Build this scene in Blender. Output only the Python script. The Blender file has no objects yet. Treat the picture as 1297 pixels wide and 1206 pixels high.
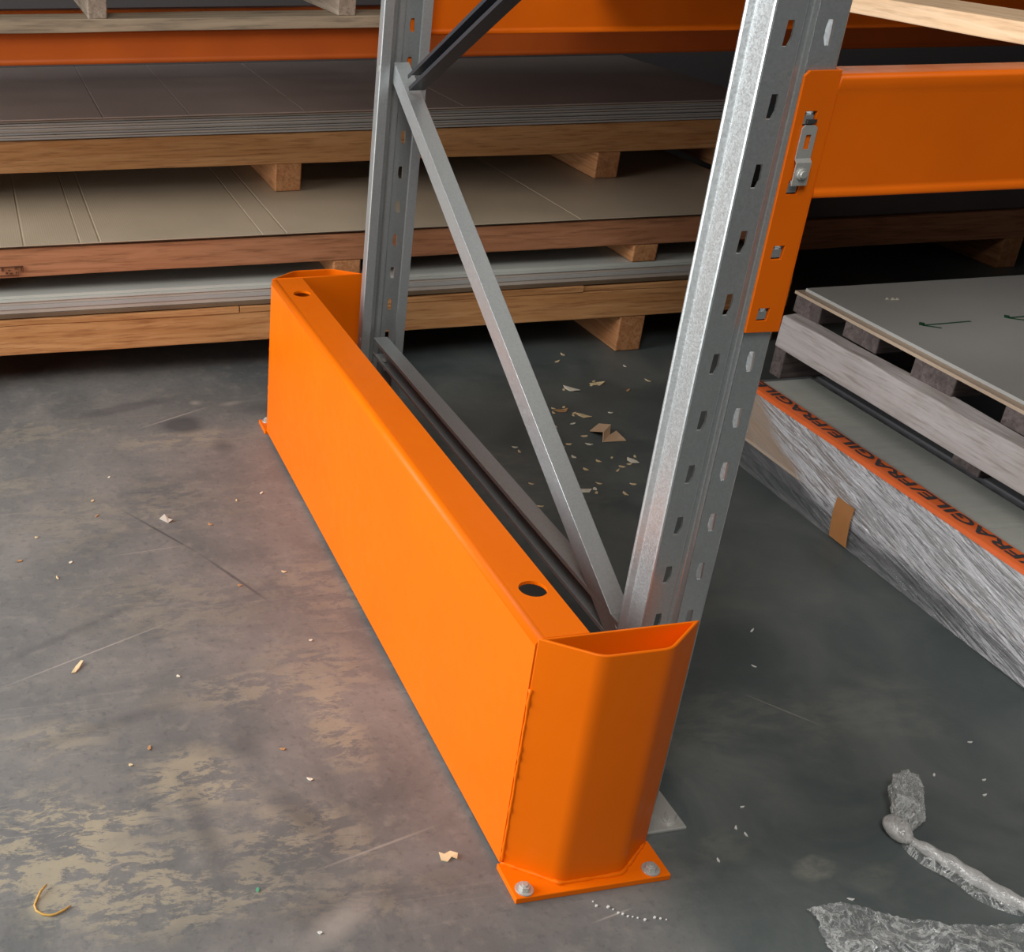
import bpy, bmesh, math, random
from mathutils import Vector, Matrix, noise
random.seed(7)
S = bpy.context.scene
COL = S.collection

# ------------------------------------------------------------ camera
yaw, pitch, roll, FPX = 0.20754, 0.49335, 0.013196, 1497.79
fw = Vector((math.sin(yaw)*math.cos(pitch), math.cos(yaw)*math.cos(pitch), -math.sin(pitch)))
rt = fw.cross(Vector((0, 0, 1))).normalized(); up = rt.cross(fw)
r2 = rt*math.cos(roll) + up*math.sin(roll); u2 = up*math.cos(roll) - rt*math.sin(roll)
cam = bpy.data.cameras.new('camera'); co = bpy.data.objects.new('camera', cam); COL.objects.link(co)
M = Matrix((r2, u2, -fw)).transposed().to_4x4(); M.translation = Vector((-0.64479, -1.12395, 1.28128))
co.matrix_world = M
cam.sensor_width = 36; cam.lens = FPX/1297*36
cam.shift_x = (648.5-284.573)/1297; cam.shift_y = (612.842-603)/1297
cam.clip_start = 0.02
S.camera = co

# ------------------------------------------------------------ world, lamps, exposure
W = bpy.data.worlds.new('world'); S.world = W; W.use_nodes = True
bg = W.node_tree.nodes['Background']; bg.inputs[0].default_value = (0.95, 0.97, 1.0, 1); bg.inputs[1].default_value = 0.10
def area(name, loc, target, sx, sy, power, col):
    l = bpy.data.lights.new(name, 'AREA'); l.shape = 'RECTANGLE'; l.size = sx; l.size_y = sy; l.energy = power; l.color = col
    o = bpy.data.objects.new(name, l); COL.objects.link(o); o.location = loc
    o.rotation_euler = (Vector(target)-Vector(loc)).to_track_quat('-Z', 'Y').to_euler()
    return o
area('door_daylight', (-3.5, 1.25, 1.45), (0.0, 0.9, 0.35), 3.0, 2.5, 230, (0.97, 0.985, 1.0))
area('roof_light', (-1.5, -2.3, 4.2), (-0.4, 0.3, 0.2), 1.8, 1.8, 128, (1.0, 0.96, 0.92))
V = S.view_settings; V.view_transform = 'Standard'; V.look = 'None'; V.gamma = 1; V.exposure = 0.0
V.use_curve_mapping = False

# ------------------------------------------------------------ helpers
ORG = {}
class B:
    def __init__(s): s.v = []; s.f = []
    def add(s, vs, fs):
        n = len(s.v); s.v += [tuple(p) for p in vs]; s.f += [tuple(i+n for i in f) for f in fs]; return s
    def box(s, x0, x1, y0, y1, z0, z1):
        return s.add([(x0,y0,z0),(x1,y0,z0),(x1,y1,z0),(x0,y1,z0),(x0,y0,z1),(x1,y0,z1),(x1,y1,z1),(x0,y1,z1)],
                     [(0,3,2,1),(4,5,6,7),(0,1,5,4),(1,2,6,5),(2,3,7,6),(3,0,4,7)])
    def prism(s, poly, fn, a, b):
        # closed 2d polygon swept from a to b; fn(p, t) -> point
        n = len(poly)
        vs = [fn(p, a) for p in poly] + [fn(p, b) for p in poly]
        fs = [(i, (i+1) % n, n+(i+1) % n, n+i) for i in range(n)] + [tuple(range(n-1, -1, -1)), tuple(range(n, 2*n))]
        return s.add(vs, fs)
    def tube(s, path, r, n=8, cap=True):
        path = [Vector(p) for p in path]; vs = []; fs = []
        for i, p in enumerate(path):
            d = (path[min(i+1, len(path)-1)]-path[max(i-1, 0)]).normalized()
            a = d.orthogonal().normalized() if i == 0 else (a-d*a.dot(d)).normalized()
            b = d.cross(a); rr = r[i] if isinstance(r, (list, tuple)) else r
            for k in range(n):
                t = 2*math.pi*k/n; vs.append(p+(a*math.cos(t)+b*math.sin(t))*rr)
        for i in range(len(path)-1):
            for k in range(n):
                fs.append((i*n+k, i*n+(k+1) % n, (i+1)*n+(k+1) % n, (i+1)*n+k))
        if cap: fs += [tuple(range(n-1, -1, -1)), tuple(range((len(path)-1)*n, len(path)*n))]
        return s.add(vs, fs)
    def cyl(s, c, ax, r, h, n=20):
        c = Vector(c); ax = Vector(ax).normalized(); return s.tube([c, c+ax*h], r, n)
    def grid(s, fn, nu, nv):
        vs = [fn(i/nu, j/nv) for j in range(nv+1) for i in range(nu+1)]
        fs = [(j*(nu+1)+i, j*(nu+1)+i+1, (j+1)*(nu+1)+i+1, (j+1)*(nu+1)+i) for j in range(nv) for i in range(nu)]
        return s.add(vs, fs)
def mk(name, b, mat, parent=None, smooth=False, bevel=0, solid=0, offset=-1, seg=2, sub=0, fix=True):
    me = bpy.data.meshes.new(name)
    if parent is None:
        xs = [p[0] for p in b.v]; ys = [p[1] for p in b.v]; zs = [p[2] for p in b.v]
        o0 = Vector(((min(xs)+max(xs))/2, (min(ys)+max(ys))/2, min(zs)))
    else: o0 = ORG[parent.name]
    me.from_pydata([tuple(Vector(p)-o0) for p in b.v], [], b.f); me.update()
    if fix or bevel:
        bm = bmesh.new(); bm.from_mesh(me)
        if fix: bmesh.ops.remove_doubles(bm, verts=bm.verts, dist=1e-5)
        bmesh.ops.recalc_face_normals(bm, faces=bm.faces)
        bm.to_mesh(me); bm.free()
    if smooth:
        for p in me.polygons: p.use_smooth = True
    me.materials.append(MAT[mat])
    o = bpy.data.objects.new(name, me); COL.objects.link(o); ORG[o.name] = o0
    if parent is None: o.location = o0
    else: o.parent = parent
    if solid: m = o.modifiers.new('solid', 'SOLIDIFY'); m.thickness = solid; m.offset = offset
    if bevel: m = o.modifiers.new('bevel', 'BEVEL'); m.width = bevel; m.segments = seg; m.limit_method = 'ANGLE'; m.angle_limit = 0.6
    if sub: m = o.modifiers.new('sub', 'SUBSURF'); m.levels = sub; m.render_levels = sub
    return o
def tag(o, label, cat, group=None):
    o['label'] = label; o['category'] = cat
    if group: o['group'] = group
    return o
def thing(name, label, cat, loc, group=None):
    o = bpy.data.objects.new(name, None); COL.objects.link(o); o.location = loc; o.empty_display_size = 0.05
    ORG[o.name] = Vector(loc); return tag(o, label, cat, group)
def struct(o): o['kind'] = 'structure'; return o
def copy_tree(o, parent=None):
    c = o.copy(); COL.objects.link(c); c.parent = parent
    for ch in o.children: copy_tree(ch, c)
    return c
def plank(x0, x1, y0, y1, z0, z1, axis='x', n=24, j=0.0015, seed=0, wane=0.0):
    """a sawn timber along one axis with slightly wavering arrises"""
    b = B(); L0, L1 = (x0, x1) if axis == 'x' else (y0, y1)
    c0, c1 = (y0, y1) if axis == 'x' else (x0, x1)
    ring = [(c0, z0), (c1, z0), (c1, z1), (c0, z1)]
    vs = []; fs = []
    for i in range(n+1):
        t = L0+(L1-L0)*i/n
        for k, (c, z) in enumerate(ring):
            q = Vector((t*3+seed*7.3, k*5.1, seed))
            dc = noise.noise(q)*j; dz = noise.noise(q+Vector((9, 3, 1)))*j
            if wane and k == 3:
                w = max(0, noise.noise(Vector((t*7+seed, 2, 0)))+0.25)*wane; dz -= w; dc += w*0.7
            p = (t, c+dc, z+dz) if axis == 'x' else (c+dc, t, z+dz)
            vs.append(p)
    for i in range(n):
        for k in range(4):
            fs.append((i*4+k, i*4+(k+1) % 4, (i+1)*4+(k+1) % 4, (i+1)*4+k))
    fs += [(0, 1, 2, 3), tuple(n*4+k for k in range(4))]
    return b.add(vs, fs)

# ------------------------------------------------------------ materials
MAT = {}
class NT:
    def __init__(s, name):
        m = bpy.data.materials.new(name); m.use_nodes = True; s.m = m; s.t = m.node_tree; s.n = s.t.nodes
        s.p = s.n['Principled BSDF']; s.out = s.n['Material Output']; MAT[name] = m
    def new(s, t, **k):
        x = s.n.new(t)
        for a, v in k.items(): setattr(x, a, v)
        return x
    def link(s, a, b): s.t.links.new(a, b)
    def setin(s, sock, v):
        if isinstance(v, bpy.types.NodeSocket): s.link(v, sock)
        else:
            if isinstance(v, tuple) and len(v) == 3 and sock.type == 'RGBA': v = v+(1,)
            sock.default_value = v
    def coord(s, scale=(1, 1, 1), rnd=False, kind='Object', rot=(0, 0, 0), loc=(0, 0, 0)):
        tc = s.new('ShaderNodeTexCoord').outputs[kind]
        if rnd:
            oi = s.new('ShaderNodeObjectInfo'); mul = s.new('ShaderNodeMath', operation='MULTIPLY'); s.link(oi.outputs['Random'], mul.inputs[0]); mul.inputs[1].default_value = 37
            a = s.new('ShaderNodeVectorMath', operation='ADD'); s.link(tc, a.inputs[0]); s.link(mul.outputs[0], a.inputs[1]); tc = a.outputs[0]
        mp = s.new('ShaderNodeMapping'); s.link(tc, mp.inputs[0]); mp.inputs['Scale'].default_value = scale; mp.inputs['Rotation'].default_value = rot; mp.inputs['Location'].default_value = loc
        return mp.outputs[0]
    def noise(s, vec, scale=5, detail=4, rough=0.5, dist=0, out=0):
        x = s.new('ShaderNodeTexNoise'); s.link(vec, x.inputs['Vector']); x.inputs['Scale'].default_value = scale; x.inputs['Detail'].default_value = detail
        x.inputs['Roughness'].default_value = rough; x.inputs['Distortion'].default_value = dist
        return x.outputs[out]
    def ramp(s, fac, a, b, c0=0.0, c1=1.0):
        x = s.new('ShaderNodeMapRange'); s.link(fac, x.inputs[0]); x.inputs[1].default_value = a; x.inputs[2].default_value = b; x.inputs[3].default_value = c0; x.inputs[4].default_value = c1
        return x.outputs[0]
    def mix(s, fac, a, b, mode='MIX'):
        x = s.new('ShaderNodeMix', data_type='RGBA', blend_type=mode); s.setin(x.inputs[0], fac); s.setin(x.inputs[6], a); s.setin(x.inputs[7], b); return x.outputs[2]
    def math(s, op, a, b=None, clamp=False):
        x = s.new('ShaderNodeMath', operation=op, use_clamp=clamp); s.setin(x.inputs[0], a)
        if b is not None: s.setin(x.inputs[1], b)
        return x.outputs[0]
    def bump(s, h, strength=0.2, dist=0.01):
        x = s.new('ShaderNodeBump'); s.link(h, x.inputs['Height']); x.inputs['Strength'].default_value = strength; x.inputs['Distance'].default_value = dist
        s.link(x.outputs[0], s.p.inputs['Normal']); return x
    def base(s, c=None, rough=None, metal=None, spec=None):
        if c is not None: s.setin(s.p.inputs['Base Color'], c)
        if rough is not None: s.setin(s.p.inputs['Roughness'], rough)
        if metal is not None: s.setin(s.p.inputs['Metallic'], metal)
        if spec is not None: s.setin(s.p.inputs['Specular IOR Level'], spec)

def paint(name, c, c2, rough=0.35):
    n = NT(name); v = n.coord()
    f = n.noise(v, 6, 3); n.base(n.mix(n.ramp(f, 0.35, 0.7), c, c2), n.ramp(n.noise(v, 30, 3), 0.3, 0.7, rough-0.04, rough+0.08), 0, 0.14)
    n.bump(n.noise(v, 220, 2), 0.05, 0.002)
paint('orange', (0.88, 0.166, 0.0015), (0.85, 0.155, 0.0015), 0.36)
paint('orange_dark', (0.42, 0.085, 0.012), (0.36, 0.072, 0.012), 0.4)  # darker, browner orange for the beams of the rack behind
paint('orange_beam', (0.80, 0.150, 0.004), (0.72, 0.130, 0.004), 0.33)
def metal(name, c, rough, spangle=0.1, met=0.9):
    n = NT(name); v = n.coord()
    vo = n.new('ShaderNodeTexVoronoi'); n.link(v, vo.inputs['Vector']); vo.inputs['Scale'].default_value = 420
    f = n.new('ShaderNodeSeparateColor'); n.link(vo.outputs['Color'], f.inputs[0])
    g = n.noise(v, 9, 4)
    k = n.math('ADD', n.math('MULTIPLY', f.outputs[0], spangle), n.ramp(g, 0.3, 0.7, -0.03, 0.03))
    lo = tuple(x*0.78 for x in c); hi = tuple(min(1, x*1.15) for x in c)
    n.base(n.mix(n.math('ADD', k, 0.4), lo, hi), n.ramp(f.outputs[1], 0, 1, rough-0.06, rough+0.06), met)
    n.bump(n.noise(v, 260, 2), 0.04, 0.001)
metal('galv', (0.54, 0.57, 0.57), 0.38, 0.30, 0.74)
metal('galv_shaded', (0.07, 0.074, 0.085), 0.36, 0.1, 0.5)  # darkened copy of galv; stands for the shaded inside of the channel
metal('zinc', (0.60, 0.60, 0.56), 0.35, 0.08, 0.5)
metal('steel_dark', (0.18, 0.18, 0.18), 0.45, 0.05)

def wood(name, axis, c0, c1, dark, rough=0.7, stain=None):
    n = NT(name)
    sc = {'x': (0.6, 9, 9), 'y': (9, 0.6, 9)}[axis]
    v = n.coord(sc, rnd=True); v2 = n.coord((1, 1, 1), rnd=True)
    g = n.noise(v, 3.0, 6, 0.6, 1.6); fine = n.noise(v, 16, 3, 0.6)
    col = n.mix(n.ramp(g, 0.38, 0.60), c0, c1)
    col = n.mix(n.ramp(fine, 0.5, 0.70, 0, 0.60), col, dark)
    sck = {'x': (1.4, 5, 5), 'y': (5, 1.4, 5)}[axis]
    vo = n.new('ShaderNodeTexVoronoi'); n.link(n.coord(sck, rnd=True), vo.inputs['Vector']); vo.inputs['Scale'].default_value = 1.6
    col = n.mix(n.ramp(vo.outputs['Distance'], 0.02, 0.14, 0.85, 0), col, dark)
    if stain: col = n.mix(n.ramp(n.noise(v2, 5, 5, 0.65), 0.48, 0.68, 0, 0.7), col, stain)
    n.base(col, rough, 0, 0.25); n.bump(fine, 0.25, 0.003)
wood('wood_x', 'x', (0.62, 0.325, 0.135), (0.50, 0.235, 0.085), (0.24, 0.085, 0.03))
wood('wood_y', 'y', (0.56, 0.27, 0.115), (0.44, 0.19, 0.075), (0.22, 0.09, 0.035))
wood('wood_red', 'x', (0.48, 0.22, 0.11), (0.38, 0.16, 0.075), (0.16, 0.07, 0.03))
wood('wood_grey', 'x', (0.36, 0.28, 0.19), (0.24, 0.185, 0.125), (0.10, 0.08, 0.06), 0.85)
wood('wood_grey_y', 'y', (0.36, 0.29, 0.22), (0.26, 0.20, 0.15), (0.10, 0.08, 0.06), 0.85)
wood('wood_white_y', 'y', (0.52, 0.48, 0.46), (0.42, 0.38, 0.36), (0.24, 0.19, 0.16), 0.8, (0.36, 0.31, 0.28))
wood('wood_dark_x', 'x', (0.16, 0.13, 0.12), (0.10, 0.08, 0.075), (0.04, 0.03, 0.03), 0.85)
wood('wood_pale_y', 'y', (0.78, 0.56, 0.36), (0.70, 0.47, 0.28), (0.42, 0.26, 0.14), 0.7)

def card(name, c0, c1, flute=0.08):
    n = NT(name); v = n.coord(rnd=False); big = n.noise(v, 3.5, 4)
    w = n.new('ShaderNodeTexWave', wave_type='BANDS', bands_direction='X'); n.link(v, w.inputs['Vector']); w.inputs['Scale'].default_value = 55; w.inputs['Distortion'].default_value = 0.3
    n.base(n.mix(n.ramp(big, 0.35, 0.65), c0, c1), 0.46, 0, 0.5); n.bump(w.outputs[0], flute, 0.004)
card('card_tan', (0.52, 0.43, 0.31), (0.46, 0.38, 0.27))
card('card_brown', (0.46, 0.37, 0.325), (0.40, 0.32, 0.28))
card('card_edge', (0.20, 0.135, 0.08), (0.12, 0.08, 0.05))
card('board_white', (0.56, 0.58, 0.53), (0.50, 0.52, 0.47), 0.0)
card('board_grey', (0.46, 0.445, 0.42), (0.40, 0.385, 0.36), 0.0)
card('board_cream', (0.55, 0.49, 0.42), (0.44, 0.38, 0.32), 0.0)
card('board_top', (0.40, 0.40, 0.375), (0.365, 0.36, 0.335), 0.0)
card('board_dark', (0.12, 0.12, 0.125), (0.10, 0.10, 0.105), 0.0)
card('card_shaded', (0.11, 0.085, 0.075), (0.085, 0.065, 0.06), 0.0)  # dark tone carries the shade of the next bay
card('board_wood', (0.55, 0.43, 0.31), (0.42, 0.31, 0.22), 0.0)
card('pack_top', (0.50, 0.51, 0.44), (0.42, 0.43, 0.38), 0.0)
card('pack_card', (0.40, 0.29, 0.20), (0.33, 0.235, 0.17), 0.0)
card('chip', (0.82, 0.66, 0.40), (0.66, 0.50, 0.28), 0.0)
card('chip_pale', (0.84, 0.80, 0.66), (0.72, 0.67, 0.52), 0.0)
card('chip_brown', (0.56, 0.32, 0.15), (0.36, 0.20, 0.09), 0.0)
card('chip_green', (0.10, 0.40, 0.22), (0.08, 0.34, 0.2), 0.0)
card('scrap_card', (0.74, 0.52, 0.34), (0.66, 0.46, 0.29), 0.0)
def flat(name, c, rough=0.6):
    n = NT(name); v = n.coord(); n.base(n.mix(n.noise(v, 40, 2), c, tuple(x*0.85 for x in c)), rough)
flat('tape_orange', (0.85, 0.16, 0.035), 0.35); flat('tape_brown', (0.45, 0.20, 0.07), 0.3); flat('ink', (0.05, 0.045, 0.05)); flat('ink_green', (0.015, 0.09, 0.035))
flat('ink_brown', (0.10, 0.03, 0.012)); flat('crumb', (0.75, 0.75, 0.72)); flat('twine_yellow', (0.62, 0.36, 0.08)); flat('wall_gloom', (0.09, 0.078, 0.075), 0.9)  # wall colour kept dark to stand in for gloom behind the racks
flat('chipped', (0.05, 0.04, 0.04)); flat('hole_dark', (0.03, 0.02, 0.015))

n = NT('film_wrap'); v = n.coord(); sp = n.new('ShaderNodeSeparateXYZ'); n.link(v, sp.inputs[0])
cb = n.new('ShaderNodeCombineXYZ')
n.link(n.math('SUBTRACT', n.math('MULTIPLY', sp.outputs[2], 60), n.math('MULTIPLY', sp.outputs[1], 10)), cb.inputs[0]); n.link(n.math('MULTIPLY', sp.outputs[1], 3.0), cb.inputs[1])
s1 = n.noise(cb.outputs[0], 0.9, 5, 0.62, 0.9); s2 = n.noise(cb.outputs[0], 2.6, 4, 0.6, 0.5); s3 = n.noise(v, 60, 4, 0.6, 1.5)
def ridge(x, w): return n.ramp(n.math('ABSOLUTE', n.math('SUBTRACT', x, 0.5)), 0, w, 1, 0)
glints = n.math('MAXIMUM', n.math('MAXIMUM', ridge(s1, 0.07), n.math('MULTIPLY', ridge(s2, 0.06), 0.8)), n.math('MULTIPLY', ridge(s3, 0.02), 0.35))  # glints of the film painted as opaque white streaks
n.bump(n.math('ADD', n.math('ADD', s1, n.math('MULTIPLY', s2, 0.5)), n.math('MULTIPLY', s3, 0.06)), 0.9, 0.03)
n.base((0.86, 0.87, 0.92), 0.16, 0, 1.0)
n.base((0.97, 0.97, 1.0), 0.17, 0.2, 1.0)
yw = n.math('ADD', sp.outputs[1], 0.4); zw = sp.outputs[2]; xw = n.math('ADD', sp.outputs[0], 1.18)
edge = n.math('ADD', n.math('ADD', n.math('MULTIPLY', zw, 2.6), 0.66), n.math('MULTIPLY', n.noise(v, 14, 3), 0.10))
c1 = n.ramp(n.math('SUBTRACT', yw, edge), -0.03, 0.03)
c2 = n.math('MULTIPLY', n.ramp(zw, 0.062, 0.035), n.ramp(n.math('ADD', yw, n.math('MULTIPLY', n.noise(v, 18, 3), 0.3)), 0.38, 0.62))
c3 = n.math('MULTIPLY', n.ramp(xw, 1.124, 1.132), n.ramp(zw, 0.150, 0.158))
clear = n.math('MAXIMUM', n.math('MAXIMUM', c1, n.math('MULTIPLY', c2, 0.85)), c3)
op = n.math('MULTIPLY', n.ramp(glints, 0.15, 0.75, 0.38, 1.0), n.ramp(clear, 0, 1, 1.0, 0.16))
tr = n.new('ShaderNodeBsdfTransparent'); mx = n.new('ShaderNodeMixShader')
n.link(op, mx.inputs[0]); n.link(tr.outputs[0], mx.inputs[1]); n.link(n.p.outputs[0], mx.inputs[2]); n.link(mx.outputs[0], n.out.inputs[0])
def crinkle(name, lo, hi, tint, sc=1.0):
    n = NT(name); v = n.coord(); a = n.noise(v, 26*sc, 5, 0.62, 1.2); b = n.noise(v, 70*sc, 4, 0.6, 1.0)
    def ridge(x, w): return n.ramp(n.math('ABSOLUTE', n.math('SUBTRACT', x, 0.5)), 0, w, 1, 0)
    m = n.math('MAXIMUM', ridge(a, 0.05), n.math('MULTIPLY', ridge(b, 0.05), 0.7))
    n.bump(n.math('ADD', a, n.math('MULTIPLY', b, 0.5)), 0.8, 0.012); n.base(tint, 0.16, 0.1, 1.0)
    lw = n.new('ShaderNodeLayerWeight'); lw.inputs[0].default_value = 0.45
    o = n.math('ADD', n.ramp(m, 0.2, 0.9, lo, hi), n.math('MULTIPLY', lw.outputs['Facing'], 0.35), True)
    tr = n.new('ShaderNodeBsdfTransparent'); mx = n.new('ShaderNodeMixShader')
    n.link(o, mx.inputs[0]); n.link(tr.outputs[0], mx.inputs[1]); n.link(n.p.outputs[0], mx.inputs[2]); n.link(mx.outputs[0], n.out.inputs[0])
crinkle('film_floor', 0.07, 0.50, (0.85, 0.87, 0.85), 0.6); crinkle('film_roll', 0.35, 0.60, (0.80, 0.79, 0.76), 0.4)
# floor
n = NT('concrete'); v = n.coord()
big = n.noise(v, 1.1, 5, 0.6, 0.3); mid = n.noise(v, 4.5, 6, 0.62, 0.6); fine = n.noise(v, 30, 5, 0.65)
col = n.mix(n.ramp(big, 0.35, 0.65), (0.118, 0.125, 0.121), (0.195, 0.188, 0.178))
col = n.mix(n.ramp(mid, 0.42, 0.66, 0, 0.7), col, (0.240, 0.224, 0.206))
col = n.mix(n.ramp(n.noise(v, 2.3, 6, 0.6, 1.0), 0.52, 0.70, 0, 0.6), col, (0.105, 0.115, 0.12))
col = n.mix(n.ramp(fine, 0.52, 0.72, 0, 0.40), col, (0.30, 0.28, 0.245))
col = n.mix(n.ramp(n.noise(v, 75, 4, 0.7), 0.54, 0.68, 0, 0.45), col, (0.085, 0.088, 0.088))
for ang_, sc_ in ((0.5, 1.0), (-0.9, 1.3), (1.5, 0.8)):
    scr = n.noise(n.coord((2.2*sc_, 90*sc_, 1), rot=(0, 0, ang_)), 1.0, 3, 0.6)
    col = n.mix(n.math('MULTIPLY', n.ramp(scr, 0.64, 0.72, 0, 0.30), n.ramp(big, 0.4, 0.6)), col, (0.36, 0.33, 0.29))
sep = n.new('ShaderNodeSeparateXYZ'); n.link(v, sep.inputs[0]); X, Y = sep.outputs[0], sep.outputs[1]
wob = n.noise(v, 7, 5, 0.65)
def blob(cx, cy, rx, ry, soft=0.5, ang=0.0, wobble=0.9, nz=None):
    ca, sa = math.cos(ang), math.sin(ang)
    dx = n.math('SUBTRACT', X, cx); dy = n.math('SUBTRACT', Y, cy)
    a = n.math('ADD', n.math('MULTIPLY', dx, ca/rx), n.math('MULTIPLY', dy, sa/rx))
    b = n.math('ADD', n.math('MULTIPLY', dx, -sa/ry), n.math('MULTIPLY', dy, ca/ry))
    d = n.math('SQRT', n.math('ADD', n.math('MULTIPLY', a, a), n.math('MULTIPLY', b, b)))
    d = n.math('ADD', d, n.math('MULTIPLY', n.math('SUBTRACT', nz or wob, 0.5), wobble*2))
    return n.ramp(d, 1.0, 1.0-soft, 0, 1)
# smoother dark coated slab under the rack, right of the guard
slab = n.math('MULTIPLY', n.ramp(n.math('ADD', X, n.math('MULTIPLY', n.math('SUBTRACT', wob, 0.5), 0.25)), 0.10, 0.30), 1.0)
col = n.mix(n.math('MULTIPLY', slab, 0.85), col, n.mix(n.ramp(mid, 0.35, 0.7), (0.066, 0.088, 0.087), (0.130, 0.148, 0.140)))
# worn beige patches with ragged edges
rag = n.noise(n.coord((0.75, 1.7, 1)), 22, 10, 0.76, 0.35)
beige = (0.36, 0.315, 0.225)
for (cx, cy, rx, ry, k) in [(-.66, .17, .13, .16, .85), (-.53, .20, .10, .05, .8), (-.40, .26, .11, .09, .75), (-.56, .08, .14, .10, .6), (-.14, .34, .06, .13, .6), (-.25, .12, .12, .07, .45), (-.60, .40, .12, .05, .45), (-.30, .46, .16, .05, .4), (-.18, -.02, .14, .05, .45), (-.45, .02, .18, .06, .4), (-.62, 1.28, .12, .05, .3), (-.2, 1.45, .2, .06, .5), (-.05, .75, .12, .16, .3), (-.35, .75, .25, .15, .25), (-.5, 1.1, .2, .15, .25), (-.25, 1.15, .2, .15, .22), (-.12, .5, .14, .12, .4), (-.4, .1, .3, .15, .35), (-.55, 1.55, .2, .1, .3)]:
    m = blob(cx, cy, rx, ry, 0.6, 0, 0.8, wob)
    m = n.math('MULTIPLY', m, n.ramp(rag, 0.475, 0.525, 0, k))
    col = n.mix(m, col, beige)
# oil stains, tyre marks, trowel edges
dark = (0.07, 0.072, 0.075)
for (cx, cy, rx, ry, an, k, so) in [(-.195, 1.535, .075, .06, .2, .8, .5), (-.25, .15, .035, .09, .5, .6, .8), (-.40, .16, .03, .14, .1, .5, .8), (-.30, .33, .04, .06, .4, .45, .8), (-.12, 1.40, .04, .05, 0, .5, .8), (-.53, .70, .22, .014, 0.5, .35, .8), (.05, 1.60, .12, .05, 0, .5, .7), (-.33, 1.66, .16, .03, .3, .45, .5), (-.50, .42, .2, .02, .25, .4, .9), (-.2, -.02, .3, .04, .1, .45, .8)]:
    col = n.mix(n.math('MULTIPLY', blob(cx, cy, rx, ry, so, an, 0.35), k), col, dark)
for (cx, cy, L, w, an, k) in [(-.33, 1.02, .155, .004, -1.0, .7), (-.215, .82, .13, .005, -1.1, .65), (-.35, 1.20, .035, .0015, 0, .8)]:
    col = n.mix(n.math('MULTIPLY', blob(cx, cy, L, w, 0.7, an, 0.25, fine), k), col, (0.05, 0.05, 0.055))
pale = (0.42, 0.38, 0.33)
for (cx, cy, L, w, an, k) in [(-.52, .62, .22, .0025, .42, .7), (-.21, 1.58, .13, .004, .47, .75), (-.05, 1.64, .04, .015, .2, .4), (-.36, .95, .10, .002, .1, .45), (-.25, -.05, .09, .03, .55, .5), (-.16, .07, .12, .003, .25, .5), (.12, -.11, .04, .002, .2, .6), (.62, .24, .08, .0022, -.9, .5), (.44, -.086, .034, .022, .3, .0), (-.14, 1.66, .02, .02, .0, .5)]:
    col = n.mix(n.math('MULTIPLY', blob(cx, cy, L, w, 0.8, an, 0.25, fine), k), col, pale)
for (cx, cy, rx, ry, k) in [(.445, -.086, .035, .022, .55), (.52, -.12, .04, .02, .25), (.34, -.02, .05, .03, .2), (.75, .2, .2, .1, .2), (.45, .25, .15, .1, .2), (.55, 1.1, .3, .2, .22)]:
    col = n.mix(n.math('MULTIPLY', blob(cx, cy, rx, ry, 0.5, 0.3, 1.2), n.ramp(rag, 0.38, 0.58, 0, k)), col, (0.27, 0.265, 0.225))
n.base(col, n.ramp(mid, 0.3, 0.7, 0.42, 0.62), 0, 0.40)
n.setin(n.p.inputs['Roughness'], n.math('SUBTRACT', n.ramp(mid, 0.3, 0.7, 0.46, 0.66), n.math('MULTIPLY', slab, 0.10)))
n.bump(n.math('ADD', fine, n.math('MULTIPLY', mid, 0.6)), 0.16, 0.006)

# ------------------------------------------------------------ the setting
struct(mk('floor', B().box(-9, 9, -7, 7, -0.2, 0.0), 'concrete')); bpy.data.objects['floor'].location.x = 0
struct(mk('wall_back', B().box(-9, 9, 5.2, 5.4, 0.0, 6.0), 'wall_gloom'))
struct(mk('wall_right', B().box(7.0, 7.2, -7, 5.2, 0.0, 6.0), 'wall_gloom'))

# ------------------------------------------------------------ orange end-of-rack protector
L, H, FL, WD, W1, W2, D, TB = 1.443, 0.400, 0.0735, 0.2285, 0.067, 0.1610, 0.052, 0.010
prot = thing('rack_end_protector', 'bright orange steel end-of-rack guard bolted to the concrete floor', 'rack guard', (0.1, L/2, 0))
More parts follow.
